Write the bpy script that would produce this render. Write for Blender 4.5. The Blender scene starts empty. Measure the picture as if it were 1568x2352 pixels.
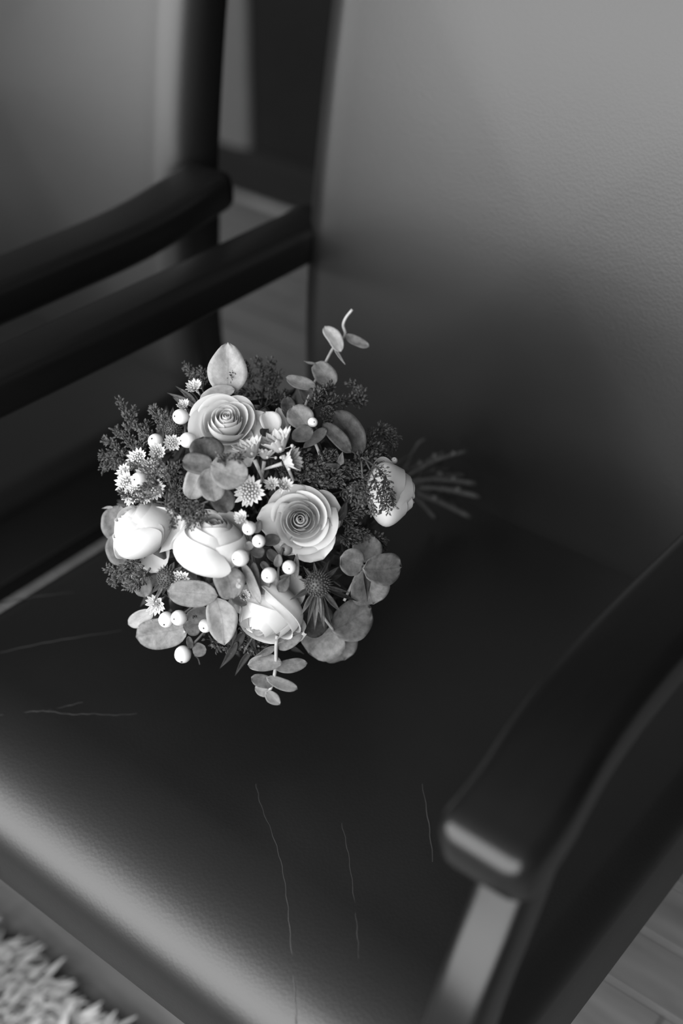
import bpy, math, random
import numpy as np
from mathutils import Vector, Matrix

random.seed(7)
RNG = np.random.default_rng(11)
SC = bpy.context.scene
COL = SC.collection
TAU = 2 * math.pi

# ------------------------------------------------------------------ camera
CAM = np.array([0.758, -0.3572, 1.1732])
YAW, PITCH, ROLL, FPX = 0.6627, 0.6229, 0.0219, 3087.0
_cy, _sy, _cp, _sp = math.cos(YAW), math.sin(YAW), math.cos(PITCH), math.sin(PITCH)
FWD = np.array([-_sy * _cp, _cy * _cp, -_sp])
_r0 = np.array([_cy, _sy, 0.0])
_u0 = np.cross(_r0, FWD)
RIGHT = _r0 * math.cos(ROLL) + _u0 * math.sin(ROLL)
UP = _u0 * math.cos(ROLL) - _r0 * math.sin(ROLL)
cam_d = bpy.data.cameras.new('camera')
cam = bpy.data.objects.new('camera', cam_d)
COL.objects.link(cam)
cam.matrix_world = Matrix([[RIGHT[i], UP[i], -FWD[i], CAM[i]] for i in range(3)] + [[0, 0, 0, 1]])
cam_d.sensor_fit = 'VERTICAL'
cam_d.sensor_height = 36.0
cam_d.sensor_width = 24.0
cam_d.lens = FPX / 2352 * 36
cam_d.clip_start = 0.02
cam_d.dof.use_dof = True
cam_d.dof.focus_distance = 0.915
cam_d.dof.aperture_fstop = 2.8
SC.camera = cam

# ------------------------------------------------------------------ world, window light, exposure
w = bpy.data.worlds.new('World')
SC.world = w
w.use_nodes = True
w.node_tree.nodes['Background'].inputs[0].default_value = (0.5, 0.5, 0.5, 1)
w.node_tree.nodes['Background'].inputs[1].default_value = 0.15

WIN_X, WIN_Z, WIN_W, WIN_H, WIN_Y = -0.20, 1.53, 4.40, 2.30, -1.90
ld = bpy.data.lights.new('window_daylight', 'AREA')
ld.shape = 'RECTANGLE'
ld.size, ld.size_y = WIN_W, WIN_H
ld.energy = 258.0
ld.color = (1, 1, 1)
lo = bpy.data.objects.new('window_daylight', ld)
COL.objects.link(lo)
lo.location = (WIN_X, WIN_Y - 0.02, WIN_Z)
lo.rotation_euler = (math.radians(90), 0, 0)     # shines towards +Y, into the room

SC.view_settings.view_transform = 'Standard'
SC.view_settings.look = 'None'
SC.view_settings.gamma = 1.0
SC.view_settings.use_curve_mapping = False
SC.view_settings.exposure = 0.0


# ------------------------------------------------------------------ materials (a black-and-white photograph: all neutral)
def mat(name, val, rough=0.6, spec=0.5, var=0.0, vscale=40.0, bump=0.0, bscale=200.0, bdist=0.001,
        coat=0.0, sss=0.0, trans=0.0, voro=False, coords='Object', aniso=None):
    m = bpy.data.materials.new(name)
    m.use_nodes = True
    nt = m.node_tree
    b = nt.nodes['Principled BSDF']
    b.inputs['Base Color'].default_value = (val, val, val, 1)
    b.inputs['Roughness'].default_value = rough
    b.inputs['Specular IOR Level'].default_value = spec
    b.inputs['Coat Weight'].default_value = coat
    b.inputs['Coat Roughness'].default_value = 0.25
    if sss:
        b.inputs['Subsurface Weight'].default_value = sss
        b.inputs['Subsurface Radius'].default_value = (0.004, 0.004, 0.004)
        b.inputs['Subsurface Scale'].default_value = 1.0
    tc = nt.nodes.new('ShaderNodeTexCoord')
    src = tc.outputs[coords]
    if aniso:
        mp = nt.nodes.new('ShaderNodeMapping')
        mp.inputs['Scale'].default_value = aniso
        nt.links.new(src, mp.inputs['Vector'])
        src = mp.outputs['Vector']
    if var:
        n = nt.nodes.new('ShaderNodeTexNoise')
        n.inputs['Scale'].default_value = vscale
        n.inputs['Detail'].default_value = 5
        n.inputs['Roughness'].default_value = 0.65
        nt.links.new(src, n.inputs['Vector'])
        cr = nt.nodes.new('ShaderNodeValToRGB')
        lo_, hi_ = val * (1 - var), min(1, val * (1 + var))
        cr.color_ramp.elements[0].position = 0.32
        cr.color_ramp.elements[1].position = 0.68
        cr.color_ramp.elements[0].color = (lo_, lo_, lo_, 1)
        cr.color_ramp.elements[1].color = (hi_, hi_, hi_, 1)
        nt.links.new(n.outputs['Fac'], cr.inputs['Fac'])
        nt.links.new(cr.outputs['Color'], b.inputs['Base Color'])
    if bump:
        if voro:
            t = nt.nodes.new('ShaderNodeTexVoronoi')
            t.inputs['Scale'].default_value = bscale
            out = t.outputs['Distance']
        else:
            t = nt.nodes.new('ShaderNodeTexNoise')
            t.inputs['Scale'].default_value = bscale
            t.inputs['Detail'].default_value = 3
            out = t.outputs['Fac']
        nt.links.new(src, t.inputs['Vector'])
        bp = nt.nodes.new('ShaderNodeBump')
        bp.inputs['Strength'].default_value = bump
        bp.inputs['Distance'].default_value = bdist
        nt.links.new(out, bp.inputs['Height'])
        nt.links.new(bp.outputs['Normal'], b.inputs['Normal'])
    if trans:
        tr = nt.nodes.new('ShaderNodeBsdfTranslucent')
        tr.inputs['Color'].default_value = (val, val, val, 1)
        mx = nt.nodes.new('ShaderNodeMixShader')
        mx.inputs['Fac'].default_value = trans
        nt.links.new(b.outputs[0], mx.inputs[1])
        nt.links.new(tr.outputs[0], mx.inputs[2])
        nt.links.new(mx.outputs[0], nt.nodes['Material Output'].inputs['Surface'])
    return m


M = {
    'leather': mat('leather', 0.006, 0.40, 0.57, var=0.12, vscale=9, bump=0.085, bscale=430, bdist=0.0006, voro=True),
    'leather_worn': mat('worn_leather', 0.016, 0.5, 0.6, var=0.2, vscale=60),
    'wood_dark': mat('dark_wood', 0.006, 0.27, 0.36, var=0.3, vscale=14, aniso=(1, 0.15, 1)),
    'floor': mat('oak_floor', 0.165, 0.55, 0.4, var=0.28, vscale=16, bump=0.1, bscale=60, bdist=0.001, aniso=(0.25, 2.2, 1), coords='Object'),
    'wall': mat('dark_wall', 0.010, 0.9, 0.1, var=0.1, vscale=6),
    'wall_mid': mat('wall_paint', 0.14, 0.8, 0.3, var=0.05, vscale=4),
    'ceiling': mat('ceiling_paint', 0.22, 0.85, 0.2, var=0.03, vscale=3),
    'trim': mat('pale_trim', 0.08, 0.5, 0.4, var=0.05, vscale=8),
    'baseboard': mat('dark_baseboard', 0.008, 0.8, 0.2, var=0.1, vscale=10),
    'rug': mat('rug_pile', 0.33, 0.85, 0.2, var=0.12, vscale=60),
    'rug_base': mat('rug_backing', 0.25, 0.9, 0.1, var=0.2, vscale=80),
    'petal': mat('rose_petal', 0.70, 0.65, 0.2, var=0.05, vscale=60, bump=0.12, bscale=260, bdist=0.0004, trans=0.38),
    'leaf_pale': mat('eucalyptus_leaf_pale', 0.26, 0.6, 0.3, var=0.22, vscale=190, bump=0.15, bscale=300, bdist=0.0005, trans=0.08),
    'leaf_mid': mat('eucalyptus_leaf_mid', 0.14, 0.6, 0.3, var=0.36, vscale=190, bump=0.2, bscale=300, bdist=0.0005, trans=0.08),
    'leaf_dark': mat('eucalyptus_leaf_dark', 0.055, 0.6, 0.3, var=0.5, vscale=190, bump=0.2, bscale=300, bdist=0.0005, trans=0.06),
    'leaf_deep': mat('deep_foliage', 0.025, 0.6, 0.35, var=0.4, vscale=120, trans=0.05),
    'berry': mat('white_berry', 0.64, 0.42, 0.4, var=0.03, vscale=80, sss=0.25),
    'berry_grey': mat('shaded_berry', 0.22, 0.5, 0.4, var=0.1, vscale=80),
    'spot': mat('berry_eye', 0.03, 0.7, 0.2, var=0.1, vscale=50),
    'bract': mat('astrantia_bract', 0.50, 0.6, 0.3, var=0.1, vscale=120, trans=0.15),
    'bead': mat('astrantia_bead', 0.42, 0.6, 0.3, var=0.25, vscale=400),
    'thistle': mat('thistle', 0.055, 0.55, 0.4, var=0.4, vscale=300),
    'floret': mat('sea_lavender', 0.065, 0.7, 0.3, var=0.5, vscale=300),
    'twig': mat('sea_lavender_twig', 0.05, 0.7, 0.3, var=0.3, vscale=200),
    'stem': mat('flower_stem', 0.065, 0.6, 0.3, var=0.3, vscale=120),
    'stem_pale': mat('eucalyptus_stem', 0.34, 0.6, 0.3, var=0.15, vscale=120),
    'glass': mat('window_glass', 0.8, 0.1, 0.5, var=0.01, vscale=5),
}


def add_veins(m, depth=0.14):
    """midrib and side veins drawn from the leaf's own coordinates (attribute leaf_pos: along, across)"""
    nt = m.node_tree
    N, L = nt.nodes, nt.links
    at = N.new('ShaderNodeAttribute'); at.attribute_name = 'leaf_pos'
    sp = N.new('ShaderNodeSeparateXYZ'); L.new(at.outputs['Vector'], sp.inputs[0])

    def mth(op, a, b=None):
        n = N.new('ShaderNodeMath'); n.operation = op
        for i, x in enumerate((a, b)):
            if x is None:
                continue
            if isinstance(x, (int, float)):
                n.inputs[i].default_value = x
            else:
                L.new(x, n.inputs[i])
        return n.outputs[0]
    q = mth('ABSOLUTE', sp.outputs[1])
    rib = mth('SUBTRACT', 1.0, mth('MINIMUM', mth('DIVIDE', q, 0.06), 1.0))
    w = mth('SUBTRACT', mth('MULTIPLY', sp.outputs[0], 6.5), mth('MULTIPLY', q, 2.6))
    fr = mth('ABSOLUTE', mth('SUBTRACT', mth('FRACT', w), 0.5))
    side = mth('MULTIPLY', mth('SUBTRACT', 1.0, mth('MINIMUM', mth('DIVIDE', fr, 0.07), 1.0)), 0.55)
    vein = mth('MULTIPLY', mth('MAXIMUM', rib, side), sp.outputs[2])
    b = N['Principled BSDF']
    src = b.inputs['Base Color'].links[0].from_socket
    mx = N.new('ShaderNodeMix'); mx.data_type = 'RGBA'; mx.blend_type = 'MULTIPLY'
    L.new(mth('MULTIPLY', vein, depth * 2.2), mx.inputs[0])
    L.new(src, mx.inputs[6])
    mx.inputs[7].default_value = (0.35, 0.35, 0.35, 1)
    L.new(mx.outputs[2], b.inputs['Base Color'])


for k_ in ('leaf_pale', 'leaf_mid', 'leaf_dark'):
    add_veins(M[k_])


# ------------------------------------------------------------------ helpers
def link(name, me, material, parent=None, smooth=True):
    o = bpy.data.objects.new(name, me)
    COL.objects.link(o)
    if parent is not None:
        o.parent = parent
    if material is not None and not me.materials:
        me.materials.append(M[material])
    if smooth and len(me.polygons):
        me.polygons.foreach_set('use_smooth', [True] * len(me.polygons))
    return o


def mesh(name, v, f):
    me = bpy.data.meshes.new(name)
    me.from_pydata([tuple(map(float, p)) for p in v], [], f)
    me.update()
    return me


def tag(o, label=None, cat=None, group=None, kind=None):
    for k, x in (('label', label), ('category', cat), ('group', group), ('kind', kind)):
        if x:
            o[k] = x
    return o


def empty(name, loc=(0, 0, 0), parent=None):
    o = bpy.data.objects.new(name, None)
    COL.objects.link(o)
    o.location = loc
    o.empty_display_size = 0.05
    if parent:
        o.parent = parent
    return o


class MB:
    def __init__(self):
        self.v, self.f = [], []

    def add(self, v, f):
        n = len(self.v)
        self.v += [tuple(p) for p in v]
        self.f += [tuple(i + n for i in q) for q in f]

    def build(self, name, material, parent=None, smooth=True):
        return link(name, mesh(name, self.v, self.f), material, parent, smooth)


def unit(a):
    a = np.asarray(a, float)
    return a / (np.linalg.norm(a) + 1e-12)


def box(x0, x1, y0, y1, z0, z1):
    v = [(x, y, z) for z in (z0, z1) for y in (y0, y1) for x in (x0, x1)]
    f = [(0, 2, 3, 1), (4, 5, 7, 6), (0, 1, 5, 4), (2, 6, 7, 3), (0, 4, 6, 2), (1, 3, 7, 5)]
    return v, f


def bevel_box(x0, x1, y0, y1, z0, z1, b):
    """box with chamfered upright and top edges"""
    rings = []
    for (ins, z) in ((0, z0), (0, z1 - b), (b, z1)):
        a0, a1, c0, c1 = x0 + ins, x1 - ins, y0 + ins, y1 - ins
        rings.append([(a0, c0, z), (a1, c0, z), (a1, c1, z), (a0, c1, z)])
    v = [p for r in rings for p in r]
    f = [(3, 2, 1, 0), (8, 9, 10, 11)]
    for k in range(2):
        for i in range(4):
            j = (i + 1) % 4
            f.append((k * 4 + i, k * 4 + j, k * 4 + 4 + j, k * 4 + 4 + i))
    return v, f


def catmull(pts, n):
    P = [np.asarray(p, float) for p in pts]
    P = [2 * P[0] - P[1]] + P + [2 * P[-1] - P[-2]]
    out = []
    for i in range(1, len(P) - 2):
        for k in range(n):
            t = k / n
            a, b, c, d = P[i - 1], P[i], P[i + 1], P[i + 2]
            out.append(0.5 * ((2 * b) + (c - a) * t + (2 * a - 5 * b + 4 * c - d) * t * t + (3 * b - a - 3 * c + d) * t ** 3))
    out.append(P[-2])
    return out


def tube(pts, rad, seg=6, cap=True):
    """round tube along pts; rad number or list"""
    P = [np.asarray(p, float) for p in pts]
    n = len(P)
    R = [rad] * n if np.isscalar(rad) else list(rad)
    v, f = [], []
    ref = None
    for i in range(n):
        d = unit(P[min(i + 1, n - 1)] - P[max(i - 1, 0)])
        if ref is None:
            ref = np.array([0, 0, 1.0]) if abs(d[2]) < 0.9 else np.array([1.0, 0, 0])
        a = unit(np.cross(d, ref))
        b = np.cross(a, d)
        ref = b
        for k in range(seg):
            t = TAU * k / seg
            v.append(P[i] + R[i] * (a * math.cos(t) + b * math.sin(t)))
    for i in range(n - 1):
        for k in range(seg):
            j = (k + 1) % seg
            f.append((i * seg + k, i * seg + j, (i + 1) * seg + j, (i + 1) * seg + k))
    if cap:
        f.append(tuple(range(seg - 1, -1, -1)))
        f.append(tuple((n - 1) * seg + k for k in range(seg)))
    return v, f


def rrect(hw, hh, r, q=5):
    """rounded-rectangle outline, counter-clockwise"""
    out = []
    for (cx, cy, a0) in ((hw - r, hh - r, 0), (-hw + r, hh - r, 90), (-hw + r, -hh + r, 180), (hw - r, -hh + r, 270)):
        for k in range(q + 1):
            a = math.radians(a0 + 90 * k / q)
            out.append((cx + r * math.cos(a), cy + r * math.sin(a)))
    return out


def sweep_bar(path, side, w, h, r, endr=0.006):
    """rounded rectangular bar along a path; side = direction of the width; w,h numbers or lists; ends softly rounded"""
    P = [np.asarray(p, float) for p in path]
    n = len(P)
    Wd = [w] * n if np.isscalar(w) else list(w)
    Hd = [h] * n if np.isscalar(h) else list(h)
    frames = []
    for i in range(n):
        d = unit(P[min(i + 1, n - 1)] - P[max(i - 1, 0)])
        s = unit(np.asarray(side, float) - d * np.dot(side, d))
        u = np.cross(s, d)
        frames.append((P[i], d, s, u, Wd[i], Hd[i], 0.0))
    # rounded ends
    rings = []
    ks = 5
    p, d, s, u, a, b, _ = frames[0]
    for k in range(ks):
        t = (math.pi / 2) * k / ks
        rings.append((p - d * endr * math.cos(t) * 1.0, s, u, a, b, endr * (1 - math.sin(t))))
    for fr in frames:
        rings.append((fr[0], fr[2], fr[3], fr[4], fr[5], 0.0))
    p, d, s, u, a, b, _ = frames[-1]
    for k in range(ks - 1, -1, -1):
        t = (math.pi / 2) * k / ks
        rings.append((p + d * endr * math.cos(t), s, u, a, b, endr * (1 - math.sin(t))))
    v, f = [], []
    m = None
    for (p, s, u, a, b, ins) in rings:
        rr = max(r - ins * 0.5, 0.0012)
        o = rrect(a / 2 - ins, b / 2 - ins, min(rr, a / 2 - ins - 1e-4, b / 2 - ins - 1e-4))
        m = len(o)
        v += [p + s * x + u * y for (x, y) in o]
    N = len(rings)
    for i in range(N - 1):
        for k in range(m):
            j = (k + 1) % m
            f.append((i * m + k, i * m + j, (i + 1) * m + j, (i + 1) * m + k))
    f.append(tuple(range(m - 1, -1, -1)))
    f.append(tuple((N - 1) * m + k for k in range(m)))
    return v, f


def cushion(x0, x1, y0, y1, T, rc, r_side, r_front, crown, fmap, nper=26, under=True, r_in=None):
    """padded slab in a local plane (x, y, h): rolled edges, crowned top. r_front = roll at the y0 side. fmap: (x,y,h)->xyz"""
    # outline of unit ring with inset
    def ring(ix_s, iy_f, iy_b, rc_):
        a0, a1, b0, b1 = x0 + ix_s, x1 - ix_s, y0 + iy_f, y1 - iy_b
        rc_ = max(min(rc_, (a1 - a0) / 2 - 1e-3, (b1 - b0) / 2 - 1e-3), 0.002)
        pts = []
        q = 6
        corners = ((a1 - rc_, b0 + rc_, -90), (a1 - rc_, b1 - rc_, 0), (a0 + rc_, b1 - rc_, 90), (a0 + rc_, b0 + rc_, 180))
        for ci, (cx, cy, s0) in enumerate(corners):
            for k in range(q + 1):
                a = math.radians(s0 + 90 * k / q)
                pts.append((cx + rc_ * math.cos(a), cy + rc_ * math.sin(a), math.cos(a), math.sin(a)))
            nx = corners[(ci + 1) % 4]
            # straight run
            e0 = pts[-1]
            a = math.radians(nx[2])
            e1 = (nx[0] + rc_ * math.cos(a), nx[1] + rc_ * math.sin(a))
            for k in range(1, nper):
                t = k / nper
                pts.append((e0[0] + (e1[0] - e0[0]) * t, e0[1] + (e1[1] - e0[1]) * t, math.cos(a), math.sin(a)))
        return pts
    rings = []
    NT = 18
    # under side
    if under:
        rings.append((ring(0.012, 0.012, 0.012, rc), lambda rl: -T))
    rings.append((ring(0.0015, 0.0015, 0.0015, rc), lambda rl: -T + 0.001))
    rings.append((ring(0, 0, 0, rc), lambda rl: -T + 0.004))
    for k in range(NT + 1):
        t = (math.pi / 2) * k / NT     # 0: side upright, 90: flat top
        rings.append((ring(r_side * (1 - math.cos(t)), (r_in or r_front) * (1 - math.cos(t)), r_side * (1 - math.cos(t)), rc + 0.004 * k / NT),
                      (lambda tt: (lambda rl: -rl * (1 - math.sin(tt))))(t)))
    verts, f = [], []
    m = None
    for (pts, hf) in rings:
        m = len(pts)
        for (x, y, nx, ny) in pts:
            k = max(0.0, -ny) ** 2
            rl = r_side + (r_front - r_side) * k
            verts.append((x, y, hf(rl)))
    # interior rings towards centre
    last = verts[-m:]
    cx, cy = (x0 + x1) / 2, (y0 + y1) / 2
    NI = 14
    for k in range(1, NI):
        s = 1 - k / NI
        for (x, y, h) in last:
            verts.append((cx + (x - cx) * s, cy + (y - cy) * s, crown * (1 - s ** 2)))
    verts.append((cx, cy, crown))
    N = len(rings) + NI - 1
    for i in range(N - 1):
        for k in range(m):
            j = (k + 1) % m
            f.append((i * m + k, i * m + j, (i + 1) * m + j, (i + 1) * m + k))
    c = len(verts) - 1
    for k in range(m):
        f.append(((N - 1) * m + k, (N - 1) * m + (k + 1) % m, c))
    f.append(tuple(range(m - 1, -1, -1)))
    return [fmap(*p) for p in verts], f


def copy_tree(o, parent=None):
    c = o.copy()
    COL.objects.link(c)
    if parent is not None:
        c.parent = parent
    for ch in list(o.children):
        copy_tree(ch, c)
    return c


# ------------------------------------------------------------------ the room
RX0, RX1, RY0, RY1, RH = -2.7, 2.3, WIN_Y, 1.735, 2.95
b = MB(); b.add(*box(RX0, RX1, RY0, RY1, -0.08, -0.006))
floor = b.build('floor', 'floor', smooth=False)
tag(floor, 'oak strip floor under the two leather armchairs', 'floor', kind='structure')
# strips of the floor around the chairs, each its own piece
ROW = 0.075
y_first = 0.472 - ROW * 13
plank_meshes = []
for k, L in enumerate((0.52, 0.44, 0.60)):
    vv, ff = bevel_box(0.0008, L - 0.0008, 0.0009, ROW - 0.0009, -0.006, 0.0, 0.0012)
    pm = mesh('plank', vv, ff)
    pm.materials.append(M['floor'])
    plank_meshes.append((pm, L))
for r in range(29):
    y = y_first + ROW * r
    if y + ROW > RY1 - 0.015:
        break
    x = -1.95 + random.uniform(-0.4, 0.0) if r != 12 else 0.53 - 0.52 * 5
    k = r
    while x < 1.0:
        pm, L = plank_meshes[0] if r == 12 else random.choice(plank_meshes)
        p = bpy.data.objects.new('plank', pm)
        COL.objects.link(p)
        p.parent = floor
        p.location = (x, y, 0)
        x += L
b = MB(); b.add(*box(RX0, RX1, RY1, RY1 + 0.08, 0, RH))
tag(b.build('wall_back', 'wall', smooth=False), 'dark wall behind the armchairs', 'wall', kind='structure')
b = MB(); b.add(*box(RX0 - 0.08, RX0, RY0, RY1, 0, RH))
tag(b.build('wall_left', 'wall_mid', smooth=False), 'plain side wall left of the armchairs', 'wall', kind='structure')
b = MB(); b.add(*box(RX1, RX1 + 0.08, RY0, RY1, 0, RH))
tag(b.build('wall_right', 'wall_mid', smooth=False), 'plain side wall right of the armchairs', 'wall', kind='structure')
b = MB(); b.add(*box(RX0, RX1, RY0, RY1, RH, RH + 0.08))
tag(b.build('ceiling', 'ceiling', smooth=False), 'plain ceiling of the room', 'ceiling', kind='structure')
b = MB()
wx0, wx1, wz0, wz1 = WIN_X - WIN_W / 2, WIN_X + WIN_W / 2, WIN_Z - WIN_H / 2, WIN_Z + WIN_H / 2
FY0, FY1 = RY0 - 0.12, RY0
b.add(*box(RX0, wx0, FY0, FY1, 0, RH)); b.add(*box(wx1, RX1, FY0, FY1, 0, RH))
b.add(*box(wx0, wx1, FY0, FY1, 0, wz0)); b.add(*box(wx0, wx1, FY0, FY1, wz1, RH))
tag(b.build('wall_front', 'wall_mid', smooth=False), 'wall with the window facing the armchairs', 'wall', kind='structure')
win = empty('window_1', (WIN_X, RY0, wz0))
tag(win, 'tall window with pale frame facing the armchairs', 'window', kind='structure')
b = MB()
for (a0, a1, c0, c1) in ((-WIN_W / 2 - 0.06, -WIN_W / 2, -0.06, WIN_H + 0.06), (WIN_W / 2, WIN_W / 2 + 0.06, -0.06, WIN_H + 0.06),
                         (-WIN_W / 2, WIN_W / 2, WIN_H, WIN_H + 0.06)):
    b.add(*box(a0, a1, 0, 0.025, c0, c1))
b.build('window_frame', 'trim', win, smooth=False)
b = MB(); b.add(*box(-WIN_W / 2 - 0.08, WIN_W / 2 + 0.08, 0, 0.10, -0.09, -0.06))
b.build('window_sill', 'trim', win, smooth=False)
# skirting and pale casing on the back wall
BBY = RY1 - 0.018
b = MB()
for i in range(1):
    prof = [(RY1, 0), (BBY, 0), (BBY, 0.095), (BBY + 0.004, 0.108), (RY1 - 0.006, 0.115), (RY1, 0.115)]
    v = [(RX0, y, z) for (y, z) in prof] + [(RX1, y, z) for (y, z) in prof]
    n = len(prof)
    f = [(k, (k + 1) % n, n + (k + 1) % n, n + k) for k in range(n)] + [tuple(range(n - 1, -1, -1)), tuple(range(n, 2 * n))]
    b.add(v, f)
bb = b.build('baseboard_back', 'baseboard', smooth=False)
tag(bb, 'dark baseboard along the back wall', 'baseboard', kind='structure')
b = MB()
q = [(BBY, 0.0), (BBY - 0.013, 0.0), (BBY - 0.012, 0.006), (BBY - 0.007, 0.012), (BBY, 0.014)]
v = [(RX0, y, z) for (y, z) in q] + [(RX1, y, z) for (y, z) in q]
n = len(q)
b.add(v, [(k, (k + 1) % n, n + (k + 1) % n, n + k) for k in range(n)] + [tuple(range(n - 1, -1, -1)), tuple(range(n, 2 * n))])
b.build('shoe_moulding', 'floor', bb)
TX1 = -1.135
b = MB()
prof = [(TX1 - 0.10, 0), (TX1 - 0.10, 0.016), (TX1 - 0.085, 0.024), (TX1 - 0.03, 0.024), (TX1 - 0.02, 0.018), (TX1 - 0.006, 0.018), (TX1, 0.010), (TX1, 0)]
v = [(x, RY1 - d, 0.115) for (x, d) in prof] + [(x, RY1 - d, RH) for (x, d) in prof]
n = len(prof)
b.add(v, [(k, (k + 1) % n, n + (k + 1) % n, n + k) for k in range(n)] + [tuple(range(n - 1, -1, -1)), tuple(range(n, 2 * n))])
tag(b.build('trim_1', 'trim', smooth=False), 'pale upright casing on the dark wall behind the far chair', 'trim', kind='structure')

# ------------------------------------------------------------------ shag rug
RGX0, RGX1, RGY0, RGY1 = -1.15, 0.95, -0.95, 0.102
rug = empty('shag_rug', ((RGX0 + RGX1) / 2, (RGY0 + RGY1) / 2, 0))
tag(rug, 'white long-pile shag rug on the floor in front of the armchair', 'rug')
ox, oy = rug.location.x, rug.location.y
b = MB(); b.add(*bevel_box(RGX0 - ox, RGX1 - ox, RGY0 - oy, RGY1 - oy, 0.0005, 0.007, 0.003))
b.build('backing', 'rug_base', rug, smooth=False)
pv, pf = [], []


def strand(x, y, L, ang, lean, wid):
    d = np.array([math.cos(ang), math.sin(ang), 0])
    s = np.array([-d[1], d[0], 0])
    n0 = len(pv)
    for k in range(4):
        t = k / 3
        c = np.array([x, y, 0.006]) + d * L * lean * (t ** 1.3) + np.array([0, 0, L * (1 - lean * 0.75) * (t - 0.45 * t * t)])
        ww = wid * (0.7, 1.0, 0.8, 0.15)[k]
        pv.append(tuple(c - s * ww)); pv.append(tuple(c + s * ww))
    for k in range(3):
        a = n0 + 2 * k
        pf.append((a, a + 1, a + 3, a + 2))


LEGS = ((0.002, 0.006), (0.558, 0.006), (-0.658, -0.006), (-0.076, -0.016))


def shag(x0, x1, y0, y1, step):
    for i in range(int((x1 - x0) / step)):
        for j in range(int((y1 - y0) / step)):
            x = x0 + (i + random.random()) * step
            y = y0 + (j + random.random()) * step
            if any((x + 0.015 - lx) ** 2 + (y + 0.018 - ly) ** 2 < 0.042 ** 2 for lx, ly in LEGS):
                continue          # the chair legs press the pile aside
            strand(x - ox, y - oy, random.uniform(0.035, 0.062), math.radians(random.gauss(50, 38)),
                   random.uniform(0.45, 0.85), random.uniform(0.003, 0.0052))


shag(RGX0, RGX1, RGY0, -0.30, 0.0095)
shag(RGX0, -0.30, -0.30, RGY1, 0.0085)
shag(0.50, RGX1, -0.30, RGY1, 0.0085)
shag(-0.30, 0.50, -0.30, RGY1, 0.0065)
pile = link('pile', mesh('pile', pv, pf), 'rug', rug)
pile['kind'] = 'stuff'

# ------------------------------------------------------------------ armchairs
SEAT_Z, SEAT_W, SEAT_D = 0.46, 0.56, 0.545
ROLL_IN, ROLL_H = 0.100, 0.058


def back_profile(z):
    """depth of the backrest's face at height z: lumbar swell low down, reclining above"""
    zs = [0.36, 0.44, 0.50, 0.56, 0.62, 0.70, 0.80, 0.90, 1.00, 1.10]
    ys = [0.535, 0.516, 0.5075, 0.5050, 0.5075, 0.5145, 0.5275, 0.5445, 0.566, 0.592]
    return float(np.interp(z, zs, ys))


def smooth_profile(z):
    return sum(back_profile(z + d) * g for d, g in ((-0.05, .12), (-0.025, .23), (0, .3), (0.025, .23), (0.05, .12)))


def make_chair():
    root = empty('leather_armchair')
    # padded seat
    v, f = cushion(0.004, SEAT_W - 0.004, 0.0, SEAT_D + 0.02, 0.092, 0.03, 0.026, 0.058, 0.006,
                   lambda x, y, h: (x, y, SEAT_Z - 0.003 + h), r_in=ROLL_IN)
    link('seat', mesh('seat', v, f), 'leather', root)
    # padded backrest
    bt = 0.060
    v, f = cushion(0.018, SEAT_W - 0.018, 0.40, 1.06, bt, 0.05, 0.036, 0.036, 0.010,
                   lambda x, z, h: (x, smooth_profile(z) - h, z))
    f = [tuple(reversed(q)) for q in f]
    link('backrest', mesh('backrest', v, f), 'leather', root)
    # armrests: flat-topped bars, front ends turned slightly down
    for side in (0, 1):
        if side == 0:
            pts_ = [(0.008, 0.034, 0.654), (0.013, 0.080, 0.6580), (0.016, 0.16, 0.6590), (0.017, 0.32, 0.6580), (0.016, 0.46, 0.6570), (0.014, 0.548, 0.6565)]
        else:
            pts_ = [(0.550, 0.034, 0.6590), (0.5495, 0.062, 0.6640), (0.542, 0.12, 0.6680), (0.538, 0.20, 0.6680), (0.538, 0.34, 0.6670), (0.540, 0.44, 0.6690), (0.543, 0.536, 0.6840)]
        xc = pts_[0][0]
        path = catmull(pts_, 5)
        v, f = sweep_bar(path, (1, 0, 0), 0.055 if side else 0.047, 0.038, 0.010, 0.015)
        link('armrest', mesh('armrest', v, f), 'wood_dark', root)
        sx = 0.002 if xc < 0.2 else SEAT_W - 0.002
        # curved support running down into the front leg
        path = catmull([(sx, 0.054, 0.648), (sx, 0.038, 0.615), (sx, 0.014, 0.570), (sx, 0.000, 0.520), (sx, -0.004, 0.46), (sx, 0.0, 0.38),
                        (sx, 0.004, 0.24), (sx, 0.006, 0.0095)], 5)
        n = len(path)
        v, f = sweep_bar(path, (1, 0, 0), 0.030, [0.034] * (n - 12) + [0.034 - 0.0006 * k for k in range(12)], 0.007, 0.002)
        link('front_leg', mesh('front_leg', v, f), 'wood_dark', root)
        # back leg
        bx = 0.034 if xc < 0.2 else SEAT_W - 0.034
        path = catmull([(bx, 0.556, 0.66), (bx, 0.550, 0.54), (bx, 0.552, 0.42), (bx, 0.560, 0.25), (bx, 0.590, 0.002)], 6)
        v, f = sweep_bar(path, (1, 0, 0), 0.030, 0.040, 0.006, 0.002)
        link('back_leg', mesh('back_leg', v, f), 'wood_dark', root)
    for (y0, y1, x0, x1, nm) in ((0.03, 0.052, 0.022, SEAT_W - 0.022, 'front_rail'), (0.56, 0.582, 0.03, SEAT_W - 0.03, 'back_rail'),
                                 (0.04, 0.575, 0.018, 0.040, 'side_rail'), (0.04, 0.575, SEAT_W - 0.040, SEAT_W - 0.018, 'side_rail')):
        bb_ = MB(); bb_.add(*bevel_box(x0, x1, y0, y1, 0.335, 0.368, 0.002))
        bb_.build(nm, 'wood_dark', root, smooth=False)
    return root


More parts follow.
